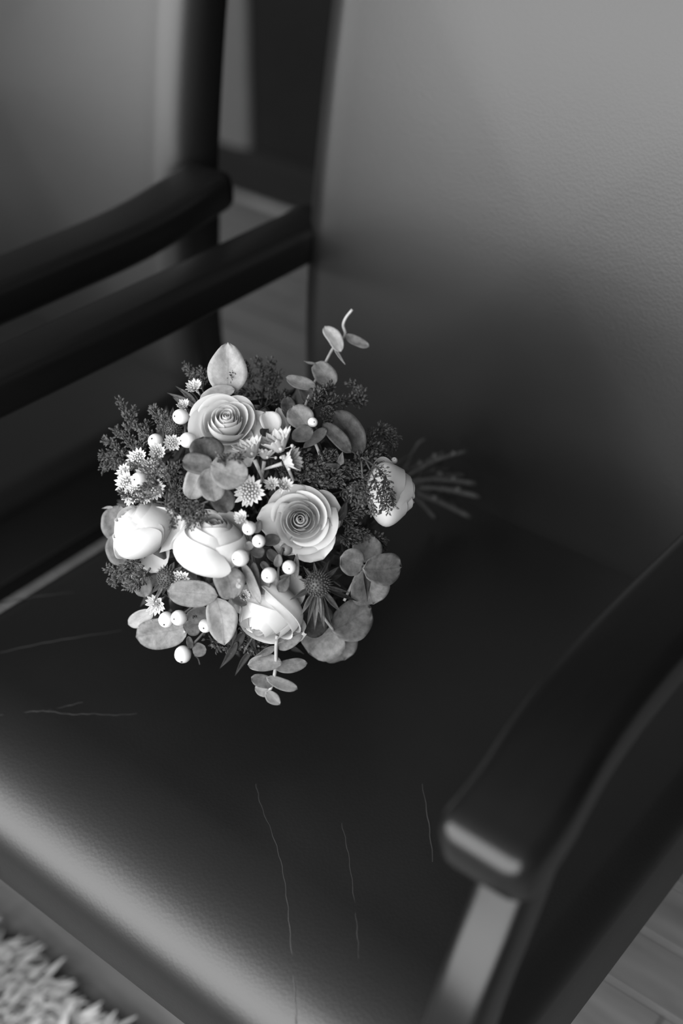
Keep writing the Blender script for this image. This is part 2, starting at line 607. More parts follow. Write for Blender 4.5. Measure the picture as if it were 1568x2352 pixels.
chair = make_chair()
chair2 = copy_tree(chair)
chair2.location = (-0.660, -0.012, 0.0)
for ch in chair2.children:          # its near arm stands a little further out
    if ch.name.split('.')[0] in ('armrest', 'front_leg') and max(v.co.x for v in ch.data.vertices) > 0.4:
        ch.location = (0.026, -0.010, -0.004 if ch.name.startswith('arm') else 0.0)
tag(chair, 'dark leather armchair with wooden arms holding the bouquet on its seat', 'armchair', 'leather armchairs in a row')
tag(chair2, 'empty dark leather armchair beside the one carrying the bouquet', 'armchair', 'leather armchairs in a row')


# ------------------------------------------------------------------ the bouquet: a dome of flowers lying on the seat
def ray(u, v):
    return unit(FWD * FPX + RIGHT * (u - 784) - UP * (v - 1176))


def on_plane_z(u, v, z):
    d = ray(u, v)
    return CAM + d * (z - CAM[2]) / d[2]


BC = on_plane_z(590, 1195, 0.578)       # centre of the flower head
BR = 0.118
SEAT_TOP = SEAT_Z + 0.004


def P(u, v, lift=0.0, zmin=0.004):
    """point of the bouquet's dome seen at a photo pixel, lifted outward"""
    d = ray(u, v)
    oc = BC - CAM
    tc = float(oc @ d)
    m2 = float(oc @ oc) - tc * tc
    R = BR + lift
    rim = 0.93 * R
    if m2 < rim * rim:
        t = tc - math.sqrt(R * R - m2)
    else:
        t = tc - math.sqrt(R * R - rim * rim) * max(0.0, 1 - (math.sqrt(m2) - rim) / 0.05)
    p = CAM + d * t
    lim = SEAT_TOP + zmin
    if p[2] < lim:
        p = CAM + d * (lim - CAM[2]) / d[2]
    return p


def depth(p):
    return float((p - CAM) @ FWD)


def pxm(n, p):
    return n * depth(p) / FPX


def cdir(r, u, t):
    """direction given as right / up / towards the viewer"""
    return unit(RIGHT * r + UP * u - FWD * t)


bq = empty('bridal_bouquet', (BC[0], BC[1], SEAT_TOP))
tag(bq, 'round bouquet of white roses, eucalyptus and white berries lying on the leather seat', 'bouquet')
BO = np.array([BC[0], BC[1], SEAT_TOP])


def part(name, v, f, material, parent=bq, smooth=True):
    """mesh given in world coordinates, stored relative to the bouquet's base"""
    v = [tuple(np.asarray(p, float) - BO) for p in v]
    return link(name, mesh(name, v, f), material, parent, smooth)


# ---- leaves
def leaf_geo(base, tip, width, nrm, shape='round', cup=0.12, fold=0.10, curl=0.0, nu=6, nv=10, th=0.00045, wob=0.0):
    w1, w2, w3, bend = RNG.uniform(0, 6.3, 3).tolist() + [RNG.uniform(-.05, .05) * (wob > 0)]
    base, tip = np.asarray(base, float), np.asarray(tip, float)
    L = np.linalg.norm(tip - base)
    d = (tip - base) / L
    n = unit(nrm - d * np.dot(nrm, d))
    s = np.cross(d, n)
    top = []
    for j in range(nv + 1):
        t = j / nv
        if shape == 'round':
            wv = math.sqrt(max(0.0, 1 - (2 * t - 1) ** 2)) ** 0.92
        elif shape == 'ovate':
            wv = math.sin(math.pi * t ** 0.82) ** 0.62 if 0 < t < 1 else 0.0
        elif shape == 'oblong':
            wv = max(0.0, 1 - abs(2 * t - 1) ** 2.6) ** 0.62
        else:  # lance
            wv = math.sin(math.pi * t ** 0.65) ** 1.1 if 0 < t < 1 else 0.0
        wv = max(wv, 0.02)
        for i in range(nu + 1):
            q = -1 + 2 * i / nu
            x = q * wv * width / 2 * (1 + wob * (math.sin(5 * t + w1 + 2 * (q > 0)) + .5 * math.sin(11 * t + w2 + q))) + bend * L * math.sin(math.pi * t)
            lift = cup * width * (q * wv) ** 2 - fold * width * math.exp(-(q * 5) ** 2) * math.sin(math.pi * t) * 0.4 \
                + curl * L * (t * t - t * 0.6) + 0.02 * width * math.sin(7 * t + 5 * q)
            top.append(base + d * L * t + s * x + n * lift)
    m = (nu + 1) * (nv + 1)
    v = top + [p - n * th for p in top]
    f = []
    for j in range(nv):
        for i in range(nu):
            a = j * (nu + 1) + i
            f.append((a, a + 1, a + nu + 2, a + nu + 1))
            f.append((m + a, m + a + nu + 1, m + a + nu + 2, m + a + 1))
    edge = [i for i in range(nu + 1)] + [(j + 1) * (nu + 1) - 1 for j in range(1, nv + 1)] \
        + [nv * (nu + 1) + i for i in range(nu - 1, -1, -1)] + [j * (nu + 1) for j in range(nv - 1, 0, -1)]
    for a, c in zip(edge, edge[1:] + edge[:1]):
        f.append((a, m + a, m + c, c))
    return v, f


def leaf(parent, b, t, wpx, tone='mid', lift=0.012, lift2=None, shape='round', tilt=(0, 0), cup=0.12, fold=0.10, curl=0.0, name='leaf', pull=0.0):
    pb = P(*b, lift)
    pt = P(*t, lift if lift2 is None else lift2) - ray(*t) * pull
    mid = (pb + pt) / 2
    n = unit(-unit(mid - CAM) + 0.25 * unit(mid - BC) + RIGHT * tilt[0] + UP * tilt[1])
    nu, nv = 8, 14
    v, f = leaf_geo(pb, pt, pxm(wpx, mid), n, shape, cup, fold, curl, nu, nv, wob=.045)
    o = part(name, v, f, 'leaf_' + tone, parent)
    big = 1.0 if wpx > 24 else 0.4
    pos = [(j / nv, -1 + 2 * i / nu, big) for j in range(nv + 1) for i in range(nu + 1)] * 2
    a = o.data.attributes.new('leaf_pos', 'FLOAT_VECTOR', 'POINT')
    a.data.foreach_set('vector', np.array(pos, dtype=np.float32).ravel())
    return o


def sprig(path, rad=0.0011, material='stem_pale', name='eucalyptus_sprig', lifts=0.006):
    if np.isscalar(lifts):
        lifts = [lifts] * len(path)
    pts = [P(u, v, l) for (u, v), l in zip(path, lifts)]
    v, f = tube(catmull(pts, 4), rad, 6)
    return part(name, v, f, material)


# ---- roses
def petal_geo(rim_r, rim_h, bulge, half, curl, drop, base_r=0.10, nu=12, nv=12, seed=0, spiral=0.10, h0=0.0):
    rg = random.Random(seed)
    ph1, ph2 = rg.uniform(0, 6.3), rg.uniform(0, 6.3)
    v = []
    for j in range(nv + 1):
        t = j / nv
        for i in range(nu + 1):
            s = -1 + 2 * i / nu
            wt = min(1.0, 0.72 + 0.5 * t) * (1 - 0.10 * max(0, t - 0.7) / 0.3)
            a = math.radians(half) * s * wt
            c = max(0.0, (t - 0.72) / 0.28)
            r = base_r + (rim_r - base_r) * t ** 0.75 + bulge * math.sin(math.pi * t ** 0.85) + curl * c * c * (1 - 0.5 * s * s)
            r *= 1 + spiral * s
            r += 0.016 * math.sin(3 * s + ph1) * t * t * (0.4 + rim_r)
            h = h0 + (rim_h - h0) * (t ** 1.05) - drop * (abs(s) ** 2.6) * t ** 2 - 0.55 * curl * c * c
            h += 0.018 * math.sin(4 * s + ph2) * t * t
            v.append((r * math.cos(a), r * math.sin(a), h))
    f = []
    for j in range(nv):
        for i in range(nu):
            a = j * (nu + 1) + i
            f.append((a, a + 1, a + nu + 2, a + nu + 1))
    return v, f


OPEN_ROSE = [(2, .040, .92, .03, 150, 0, .02), (2, .09, .97, .05, 120, .0, .05), (3, .16, .98, .07, 88, .01, .10), (3, .25, .97, .09, 84, .02, .16),
             (3, .36, .94, .12, 80, .03, .22), (3, .50, .88, .15, 78, .05, .26), (4, .68, .76, .16, 62, .09, .26), (5, .86, .56, .12, 54, .13, .26)]
BUD_ROSE = [(2, .08, 1.22, .14, 110, 0, .05), (3, .14, 1.28, .24, 95, 0, .08), (3, .22, 1.30, .34, 95, .0, .12), (3, .32, 1.28, .42, 90, .01, .16),
            (3, .42, 1.22, .48, 90, .02, .18), (3, .62, 1.06, .48, 86, .05, .22)]
CURLED_ROSE = BUD_ROSE[:3] + [(3, .40, 1.24, .38, 85, .06, .18), (3, .62, 1.16, .38, 80, .14, .22), (3, .80, .98, .34, 72, .2, .26)]


def rose(center, dpx, axis, layers, lift=0.0, spin=0.0, seed=1, hc=0.62, zr=1.0):
    """white rose; centre pixel, size in pixels, axis direction; every petal its own piece"""
    c = P(*center, lift)
    R = pxm(dpx, c) / 2 / 0.98
    ax = unit(axis)
    e1 = unit(np.cross(ax, [0.3, 0.2, 1.0]))
    e2 = np.cross(ax, e1)
    org = c - ax * R * hc
    rg = random.Random(seed)
    # green hip under the petals carries them
    v, f = tube([org - ax * R * 0.35, org - ax * R * 0.05, org + ax * R * 0.12, org + ax * R * 0.25], [R * 0.05, R * 0.16, R * 0.17, R * 0.05], 10)
    body = part('rose', v, f, 'stem')
    body['label'] = 'white rose'
    k = 0
    for li, (n, rr, rh, bu, half, curl, drop) in enumerate(layers):
        off = rg.uniform(0, TAU)
        for i in range(n):
            k += 1
            pv_, pf_ = petal_geo(rr * rg.uniform(.96, 1.04), rh * rg.uniform(.97, 1.03), bu * rg.uniform(.9, 1.1), half * rg.uniform(.95, 1.08),
                                 curl * rg.uniform(.6, 1.5), drop * rg.uniform(.7, 1.2), seed=seed * 100 + k)
            a = spin + off + TAU * i / n
            ca, sa = math.cos(a), math.sin(a)
            vv = []
            for (x, y, z) in pv_:
                X, Y = x * ca - y * sa, x * sa + y * ca
                vv.append(org + R * (e1 * X + e2 * Y + ax * z * zr))
            part('petal', vv, pf_, 'petal', body)
    return body


rose_a = rose((518, 970), 172, cdir(.12, .40, .85), OPEN_ROSE, 0.012, 0.3, 1, hc=.55)
rose_b = rose((326, 1222), 176, cdir(-.55, .70, .38), BUD_ROSE, 0.002, 0.9, 2, hc=.60)
rose_c = rose((488, 1256), 196, cdir(.10, .85, .45), BUD_ROSE, 0.012, 2.2, 3, hc=.60)
rose_d = rose((690, 1194), 164, cdir(.02, .05, 1), OPEN_ROSE, 0.008, 1.2, 4, hc=.55)
rose_e = rose((620, 1400), 188, cdir(-.40, -.72, .50), CURLED_ROSE, 0.000, 0.2, 5, hc=.60)
rose_f = rose((890, 1131), 166, cdir(.95, .06, -.12), BUD_ROSE, 0.012, 2.0, 6, hc=.60)


def outer_petal(parent, b_, t_, wpx, lift, lift2, cup=.22, curl=-.15, tilt=(0, 0)):
    """a broad guard petal lying outside the whorl"""
    pb, pt = P(*b_, lift), P(*t_, lift2)
    mid = (pb + pt) / 2
    n = unit(-unit(mid - CAM) + RIGHT * tilt[0] + UP * tilt[1])
    vv, ff = leaf_geo(pb, pt, pxm(wpx, mid), n, 'oblong', cup, 0.0, curl, 10, 12, .0005, wob=.03)
    part('petal', vv, ff, 'petal', parent)


outer_petal(rose_d, (680, 1200), (593, 1190), 92, -.004, .006, tilt=(-.3, .1))
outer_petal(rose_d, (690, 1200), (742, 1284), 108, -.002, .010, tilt=(.2, -.3))
outer_petal(rose_d, (690, 1200), (690, 1112), 100, -.006, .000, tilt=(.0, .3))
outer_petal(rose_d, (685, 1205), (640, 1270), 80, -.006, .000, tilt=(-.2, -.3))
outer_petal(rose_d, (695, 1190), (784, 1168), 104, -.004, .006, tilt=(.3, .1))
outer_petal(rose_a, (530, 985), (642, 1000), 96, -.004, .000, tilt=(.4, .0))
outer_petal(rose_a, (520, 985), (572, 1066), 104, -.006, .000, tilt=(.2, -.4))
outer_petal(rose_a, (510, 975), (432, 952), 80, -.004, .000, tilt=(-.3, .1))
outer_petal(rose_b, (330, 1230), (420, 1196), 110, -.010, -.006, tilt=(.4, .1))
outer_petal(rose_b, (325, 1225), (368, 1312), 84, -.012, -.006, tilt=(.1, -.4))
outer_petal(rose_c, (490, 1250), (572, 1206), 110, -.002, .000, tilt=(.3, .3))
outer_petal(rose_c, (480, 1250), (455, 1170), 100, -.004, -.002, tilt=(-.1, .4))
outer_petal(rose_e, (620, 1400), (690, 1325), 84, -.006, -.004, tilt=(.3, .3))
outer_petal(rose_e, (625, 1400), (553, 1430), 80, -.004, .002, tilt=(-.3, -.2))


# ---- white berries and their small leaves
def ball(c, r, ax, rings=9, seg=14, dimple=0.10):
    ax = unit(ax)
    e1 = unit(np.cross(ax, [0.31, 0.77, 0.4]))
    e2 = np.cross(ax, e1)
    v, f = [c + ax * r * (1 - dimple)], []
    for j in range(1, rings):
        th = math.pi * j / rings
        rr = r * (1 - dimple * math.exp(-(th / 0.32) ** 2)) * (1 + 0.03 * math.cos(2 * th))
        for k in range(seg):
            a = TAU * k / seg
            v.append(c + ax * rr * math.cos(th) + (e1 * math.cos(a) + e2 * math.sin(a)) * rr * math.sin(th))
    v.append(c - ax * r * 1.02)
    for k in range(seg):
        f.append((0, 1 + k, 1 + (k + 1) % seg))
        for j in range(rings - 2):
            a, c_ = 1 + j * seg + k, 1 + j * seg + (k + 1) % seg
            f.append((a, a + seg, c_ + seg, c_))
        f.append((len(v) - 1, 1 + (rings - 2) * seg + (k + 1) % seg, 1 + (rings - 2) * seg + k))
    return v, f


def berry(parent, u, v, rpx, lift=0.02, face=(-.3, -.5, .8), tone='berry'):
    c = P(u, v, lift)
    r = pxm(rpx, c)
    if c[2] - r < SEAT_TOP:
        dd = ray(u, v)
        c = CAM + dd * (SEAT_TOP + r - CAM[2]) / dd[2]
    ax = cdir(*face)
    vv, ff = ball(c, r, ax)
    n0 = len(vv)
    # the dark eye of the berry
    v2, f2 = ball(c + ax * r * 0.90, r * 0.13, ax, 4, 6, 0)
    o = part('berry', vv + v2, ff + [tuple(i + n0 for i in q) for q in f2], tone, parent)
    o.data.materials.append(M['spot'])
    for p in o.data.polygons[len(ff):]:
        p.material_index = 1
    return o


sb = sprig([(600, 1360), (585, 1310), (575, 1260), (565, 1225)], 0.0009, 'stem', 'snowberry_sprig', 0.010)
for a in ((552, 1282, 20, .030, (-.75, -.15, .6)), (594, 1243, 16, .024, (.15, -.35, .9)), (572, 1213, 17, .020, (-.2, -.5, .8))):
    berry(sb, *a)
leaf(sb, (574, 1262), (607, 1272), 30, 'dark', .020)
leaf(sb, (578, 1262), (566, 1245), 22, 'mid', .022)
leaf(sb, (585, 1225), (598, 1195), 20, 'mid', .006, shape='ovate')
leaf(sb, (603, 1243), (643, 1240), 28, 'dark', .010)
sb = sprig([(655, 1380), (640, 1330), (642, 1290), (650, 1258)], 0.0009, 'stem', 'snowberry_sprig', 0.010)
for a in ((618, 1321, 19, .028, (-.25, -.3, .9)), (664, 1303, 17, .026, (.0, -.2, 1)), ):
    berry(sb, *a)
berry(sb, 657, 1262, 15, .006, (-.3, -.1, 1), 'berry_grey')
leaf(sb, (636, 1303), (641, 1272), 20, 'mid', .020, shape='ovate')
leaf(sb, (680, 1330), (682, 1272), 14, 'mid', .020, shape='ovate')
leaf(sb, (617, 1310), (600, 1290), 18, 'dark', .012)
leaf(sb, (640, 1290), (615, 1262), 24, 'dark', .008)
sb = sprig([(440, 1395), (420, 1410), (400, 1420)], 0.0009, 'stem', 'snowberry_sprig', 0.010)
for a in ((382, 1423, 19, .022, (-.2, -.6, .75)), (411, 1419, 19, .024, (-.5, -.1, .75)), (472, 1437, 17, .006, (-.2, -.3, .9))):
    berry(sb, *a)
sb = sprig([(470, 1450), (452, 1470), (430, 1490)], 0.0009, 'stem', 'snowberry_sprig', 0.004)
berry(sb, 420, 1503, 20.5, .008, (-.1, -.8, .5))
leaf(sb, (441, 1490), (474, 1492), 34, 'dark', .006)
leaf(sb, (438, 1490), (433, 1462), 16, 'dark', .006)
v, f = tube(catmull([P(446, 1505, .004), P(455, 1513, .004), P(459, 1526, .004)], 4), 0.0005, 5)
part('tendril', v, f, 'stem', sb)
sb = sprig([(440, 1040), (425, 990), (432, 940)], 0.0009, 'stem', 'snowberry_sprig', 0.006)
for a in ((415, 957, 19, .016, (-.7, .0, .7)), (431, 1011, 19, .018, (-.8, -.1, .5)), (358, 1014, 19, .010, (-.4, .3, .8)), (320, 1102, 19, .018, (-.5, .0, .8))):
    berry(sb, *a)
sb = sprig([(740, 1000), (728, 985), (718, 972)], 0.0009, 'stem', 'snowberry_sprig', 0.008)
berry(sb, 718, 970, 12, .018, (.3, .0, .9))
berry(sb, 905, 1058, 8, .010, (.0, .4, .9))


# ---- astrantia: a dome of beads in a star of pale bracts
def astrantia(u, v, rpx, face, lift=0.018, n=12, closed=0.25, beads=26, tone='bract', seed=0):
    """closed 0 = flat star, 1 = bracts upright like a crown"""
    c = P(u, v, lift)
    r = pxm(rpx, c)
    ax = cdir(*face)
    e1 = unit(np.cross(ax, [0.13, 0.37, 0.9]))
    e2 = np.cross(ax, e1)
    rg = random.Random(int(u * 7 + v))
    vv, ff = tube([c - ax * r * 1.5, c - ax * r * 0.25], [r * 0.06, r * 0.12], 6)
    mb = MB(); mb.add(vv, ff)
    gold = math.pi * (3 - math.sqrt(5))
    for k in range(beads):
        rr = 0.66 * math.sqrt((k + .5) / beads)
        a = k * gold
        hh = 0.36 * (1 - (rr / .70) ** 2) + 0.06 + rg.uniform(-.04, .06)
        bc = c + r * (e1 * rr * math.cos(a) + e2 * rr * math.sin(a) + ax * hh)
        b1, b2 = ball(bc, r * 0.095, ax, 4, 6, 0)
        mb.add(b1, b2)
        t1, t2 = tube([c, bc], r * 0.022, 3, False)
        mb.add(t1, t2)
    o = part('astrantia_flower', mb.v, mb.f, 'bead' if tone == 'bract' else 'thistle')
    th = math.radians(12 + 66 * closed)
    n = n + 4
    for k in range(n):
        a = TAU * k / n + rg.uniform(-.1, .1)
        rad = e1 * math.cos(a) + e2 * math.sin(a)
        out = unit(rad * math.cos(th) + ax * math.sin(th))
        bb_ = c + rad * r * (0.18 - 0.06 * closed) - ax * r * 0.05
        tp = c + rad * r * 0.15 + out * r * rg.uniform(.82, 1.05)
        nn = unit(ax * math.cos(th) - rad * math.sin(th))
        lv, lf = leaf_geo(bb_, tp, r * (0.34 if closed < .6 else .42), nn, 'ovate', cup=.2, fold=.1, nu=4, nv=6, th=0.0003)
        part('bract', lv, lf, tone, o)
    return o


astrantia(574, 1130, 36, (-.15, .0, 1), .020, 13, .12, 34)
astrantia(644, 1034, 54, (-.35, .85, .40), .020, 11, .60, 8)
astrantia(580, 1046, 48, (-.35, .85, .40), .020, 10, .60, 8)
astrantia(608, 1050, 42, (.15, .90, .40), .014, 10, .60, 8)
astrantia(656, 1062, 42, (.85, .25, .45), .022, 10, .68, 6)
astrantia(652, 1120, 26, (.25, .55, .80), .024, 9, .55, 12)
astrantia(625, 1114, 20, (-.2, .4, .9), .018, 9, .4, 10)
astrantia(560, 1192, 24, (-.5, .4, .8), .026, 9, .6, 10)
astrantia(396, 1018, 22, (.1, .2, 1), .020, 11, .25, 26)
astrantia(364, 1040, 25, (-.1, .1, 1), .018, 11, .5, 22)
astrantia(318, 1056, 28, (-.4, .45, .8), .014, 12, .25, 30)
astrantia(346, 1072, 24, (.1, .3, .9), .016, 11, .4, 22)
astrantia(294, 1110, 30, (-.5, .1, .8), .006, 12, .3, 30)
astrantia(354, 1122, 28, (.2, .0, 1), .014, 11, .3, 26)
astrantia(300, 1140, 22, (-.3, -.1, 1), .010, 11, .3, 20)
astrantia(335, 1092, 26, (-.2, .2, 1), .008, 11, .3, 26)
astrantia(312, 1128, 24, (-.3, .0, 1), .012, 11, .3, 26)
astrantia(374, 1084, 20, (.1, .2, 1), .012, 10, .4, 20)
astrantia(288, 1086, 22, (-.5, .3, .8), .004, 11, .3, 22)
astrantia(334, 1138, 22, (.0, -.1, 1), .012, 10, .3, 22)
astrantia(450, 893, 24, (-.3, .5, .8), .004, 11, .5, 14)
astrantia(424, 936, 20, (-.2, .6, .7), .010, 9, .6, 8)
astrantia(416, 1332, 24, (-.1, .0, 1), .012, 11, .2, 24)
astrantia(362, 1385, 30, (-.3, -.3, .9), .004, 9, .4, 12)
astrantia(560, 1368, 18, (.3, .2, .9), .010, 8, .6, 8)

# ---- eucalyptus
es = sprig([(540, 960), (524, 925), (520, 900)], lifts=0.0)
leaf(es, (521, 906), (523, 786), 92, 'pale', .002, .006, 'ovate', cup=.05, fold=.14, pull=.035)
leaf(es, (540, 893), (458, 918), 34, 'pale', .006, shape='oblong')
es = sprig([(500, 1120), (490, 1080), (483, 1062)], lifts=0.02)
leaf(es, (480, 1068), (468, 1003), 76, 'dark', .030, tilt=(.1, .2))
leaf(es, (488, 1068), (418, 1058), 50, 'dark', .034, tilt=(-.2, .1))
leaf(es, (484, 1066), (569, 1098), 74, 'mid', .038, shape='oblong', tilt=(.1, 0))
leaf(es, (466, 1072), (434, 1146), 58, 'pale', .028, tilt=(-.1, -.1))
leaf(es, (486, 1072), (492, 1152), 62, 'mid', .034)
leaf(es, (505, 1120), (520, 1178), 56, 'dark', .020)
es = sprig([(790, 1380), (815, 1330), (838, 1298)], lifts=0.008)
leaf(es, (826, 1288), (860, 1232), 74, 'mid', .004, tilt=(.1, .3))
leaf(es, (834, 1300), (782, 1280), 64, 'mid', .016)
leaf(es, (834, 1306), (922, 1302), 74, 'mid', .022, cup=.18)
leaf(es, (836, 1308), (856, 1388), 96, 'mid', .012, fold=.35)
leaf(es, (838, 1304), (843, 1382), 22, 'dark', .020, shape='lance', tilt=(.9, 0))
es = sprig([(720, 1380), (745, 1420), (766, 1447)], lifts=0.0)
leaf(es, (762, 1448), (852, 1396), 92, 'mid', -.002, shape='round', fold=.2)
leaf(es, (776, 1440), (708, 1500), 104, 'mid', -.004, shape='round', fold=.2)
leaf(es, (760, 1450), (790, 1516), 90, 'mid', -.008, shape='round')
leaf(es, (755, 1440), (690, 1400), 84, 'dark', -.002, shape='round')
es = sprig([(636, 1460), (634, 1486), (633, 1530), (626, 1570), (613, 1596)], 0.0013, lifts=0.012)
leaf(es, (634, 1488), (694, 1452), 38, 'mid', .010, shape='oblong')
leaf(es, (634, 1484), (576, 1514), 18, 'dark', .010, shape='lance')
leaf(es, (648, 1522), (568, 1527), 39, 'mid', .014, shape='oblong')
leaf(es, (630, 1533), (706, 1523), 32, 'mid', .013, shape='oblong')
leaf(es, (630, 1570), (577, 1556), 32, 'mid', .012, shape='oblong')
leaf(es, (612, 1556), (683, 1583), 28, 'pale', .014, shape='oblong')
leaf(es, (620, 1594), (586, 1578), 24, 'pale', .012, shape='oblong')
leaf(es, (611, 1588), (642, 1619), 28, 'pale', .014, shape='ovate')
es = sprig([(500, 1420), (500, 1390), (494, 1368)], lifts=0.008)
leaf(es, (500, 1368), (384, 1358), 62, 'mid', .020, shape='oblong', tilt=(0, -.1))
leaf(es, (535, 1376), (510, 1298), 70, 'mid', .026)
leaf(es, (496, 1372), (514, 1482), 73, 'pale', .018, shape='ovate', fold=.12)
leaf(es, (500, 1345), (548, 1250), 44, 'dark', .016, shape='oblong', tilt=(-.5, .2))
leaf(es, (530, 1362), (566, 1390), 24, 'dark', .012, shape='oblong')
es = sprig([(600, 1400), (590, 1380), (575, 1350)], lifts=0.008)
leaf(es, (598, 1388), (556, 1292), 24, 'pale', .020, shape='oblong', tilt=(-.3, 0))
leaf(es, (588, 1380), (582, 1290), 26, 'mid', .014, shape='oblong', tilt=(.5, 0))
leaf(es, (600, 1382), (612, 1318), 30, 'mid', .012, shape='oblong')
leaf(es, (606, 1378), (640, 1320), 24, 'mid', .010, shape='oblong')
leaf(es, (640, 1360), (668, 1320), 30, 'dark', .018, shape='lance')
v, f = leaf_geo(P(552, 1342, .032), P(543, 1350, .032), .004, -FWD, 'ovate', nu=4, nv=6)
part('young_leaf', v, f, 'leaf_pale', es)
v, f = leaf_geo(P(552, 1337, .032), P(543, 1333, .032), .004, -FWD, 'ovate', nu=4, nv=6)
part('young_leaf', v, f, 'leaf_pale', es)
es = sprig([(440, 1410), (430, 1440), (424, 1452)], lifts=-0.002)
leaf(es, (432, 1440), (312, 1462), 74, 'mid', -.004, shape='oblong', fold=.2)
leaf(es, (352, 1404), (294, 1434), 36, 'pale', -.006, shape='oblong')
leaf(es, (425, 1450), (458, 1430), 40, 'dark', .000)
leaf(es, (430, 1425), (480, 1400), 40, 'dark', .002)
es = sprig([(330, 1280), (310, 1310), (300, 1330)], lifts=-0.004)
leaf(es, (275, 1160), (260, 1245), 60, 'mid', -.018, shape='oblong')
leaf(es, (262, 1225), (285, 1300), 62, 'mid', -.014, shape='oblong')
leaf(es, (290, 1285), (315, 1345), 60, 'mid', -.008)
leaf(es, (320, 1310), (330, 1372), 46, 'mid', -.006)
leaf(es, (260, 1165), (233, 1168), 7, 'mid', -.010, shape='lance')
# tall sprig reaching up in front of the backrest
es = sprig([(690, 960), (705, 922), (721, 881), (744, 839), (766, 798), (792, 770), (788, 748), (794, 730), (809, 711)], 0.0011,
           lifts=[0, 0, 0, 0, 0, 0, 0, 0, 0])
leaf(es, (783, 808), (745, 749), 34, 'pale', .004, shape='oblong')
leaf(es, (768, 799), (793, 837), 9, 'pale', .002, shape='lance', tilt=(.6, .3))
leaf(es, (792, 769), (848, 796), 23, 'mid', .002, shape='oblong')
leaf(es, (722, 834), (766, 888), 50, 'mid', .002, shape='round')
leaf(es, (724, 835), (697, 829), 6, 'mid', .002, shape='lance')
leaf(es, (726, 889), (656, 866), 30, 'mid', .004, shape='oblong')
leaf(es, (722, 882), (770, 884), 34, 'mid', -.002, shape='oblong')
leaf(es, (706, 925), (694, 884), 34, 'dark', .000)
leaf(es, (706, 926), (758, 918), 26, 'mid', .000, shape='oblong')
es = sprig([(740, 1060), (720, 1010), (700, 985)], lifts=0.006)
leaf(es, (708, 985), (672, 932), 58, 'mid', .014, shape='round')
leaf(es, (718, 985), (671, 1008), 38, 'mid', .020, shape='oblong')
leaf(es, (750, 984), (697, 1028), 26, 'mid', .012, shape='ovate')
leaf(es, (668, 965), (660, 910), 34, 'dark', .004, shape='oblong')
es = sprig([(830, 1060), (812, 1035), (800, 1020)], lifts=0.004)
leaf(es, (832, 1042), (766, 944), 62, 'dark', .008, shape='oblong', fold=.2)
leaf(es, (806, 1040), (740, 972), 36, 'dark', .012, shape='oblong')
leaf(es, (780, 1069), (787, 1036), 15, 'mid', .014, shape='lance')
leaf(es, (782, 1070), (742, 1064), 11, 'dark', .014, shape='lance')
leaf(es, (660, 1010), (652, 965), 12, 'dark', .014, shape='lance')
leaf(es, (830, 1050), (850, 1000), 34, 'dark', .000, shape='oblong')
# loose petal-like rose leaves round the blooms
es = sprig([(610, 1010), (625, 980), (630, 960)], 0.001, 'stem', 'rose_leaf_sprig', 0.004)
leaf(es, (600, 1000), (617, 985), 26, 'deep', .012, shape='lance')
leaf(es, (780, 1195), (798, 1150), 20, 'deep', .006, shape='lance')
leaf(es, (770, 1215), (790, 1175), 16, 'dark', .006, shape='lance')
v, f = leaf_geo(P(630, 995, .006), P(610, 945, .010), pxm(44, BC), -FWD + 0.3 * RIGHT, 'oblong', cup=.25)
part('petal', v, f, 'petal', es)
v, f = leaf_geo(P(650, 1000, .000), P(640, 935, .004), pxm(30, BC), -FWD + 0.6 * RIGHT, 'oblong', cup=.25)
part('petal', v, f, 'petal', es)

# ---- thistle with long toothed bracts


def thistle(u, v, rpx, face, lift, spikes, tone='thistle'):
    c = P(u, v, lift)
    r = pxm(rpx, c)
    ax = cdir(*face)
    e1 = unit(np.cross(ax, [0.13, 0.37, 0.9]))
    e2 = np.cross(ax, e1)
    mb = MB()
    b1, b2 = ball(c, r * .86, ax, 8, 12, 0)
    mb.add(b1, b2)
    gold = math.pi * (3 - math.sqrt(5))
    n = 120
    for k in range(n):
        z = 1 - 1.35 * (k + .5) / n
        q = math.sqrt(1 - z * z)
        a = k * gold
        d = unit(e1 * q * math.cos(a) + e2 * q * math.sin(a) + ax * z)
        b1, b2 = ball(c + d * r * .92, r * .085, d, 4, 6, 0)
        mb.add(b1, b2)
        t1, t2 = tube([c + d * r * .9, c + d * r * 1.16], [r * .035, r * .008], 3, False)
        mb.add(t1, t2)
    o = part('thistle_head', mb.v, mb.f, tone)
    for (tu, tv, wpx, l2) in spikes:
        tp = P(tu, tv, l2)
        bs = c + unit(tp - c) * r * 0.7
        lv, lf = leaf_geo(bs, tp, pxm(wpx, c), unit(-FWD + .4 * ax), 'lance', cup=.3, fold=.3, curl=-.12, nu=4, nv=8)
        part('bract', lv, lf, 'leaf_deep' if random.random() < .6 else tone, o)
    return o


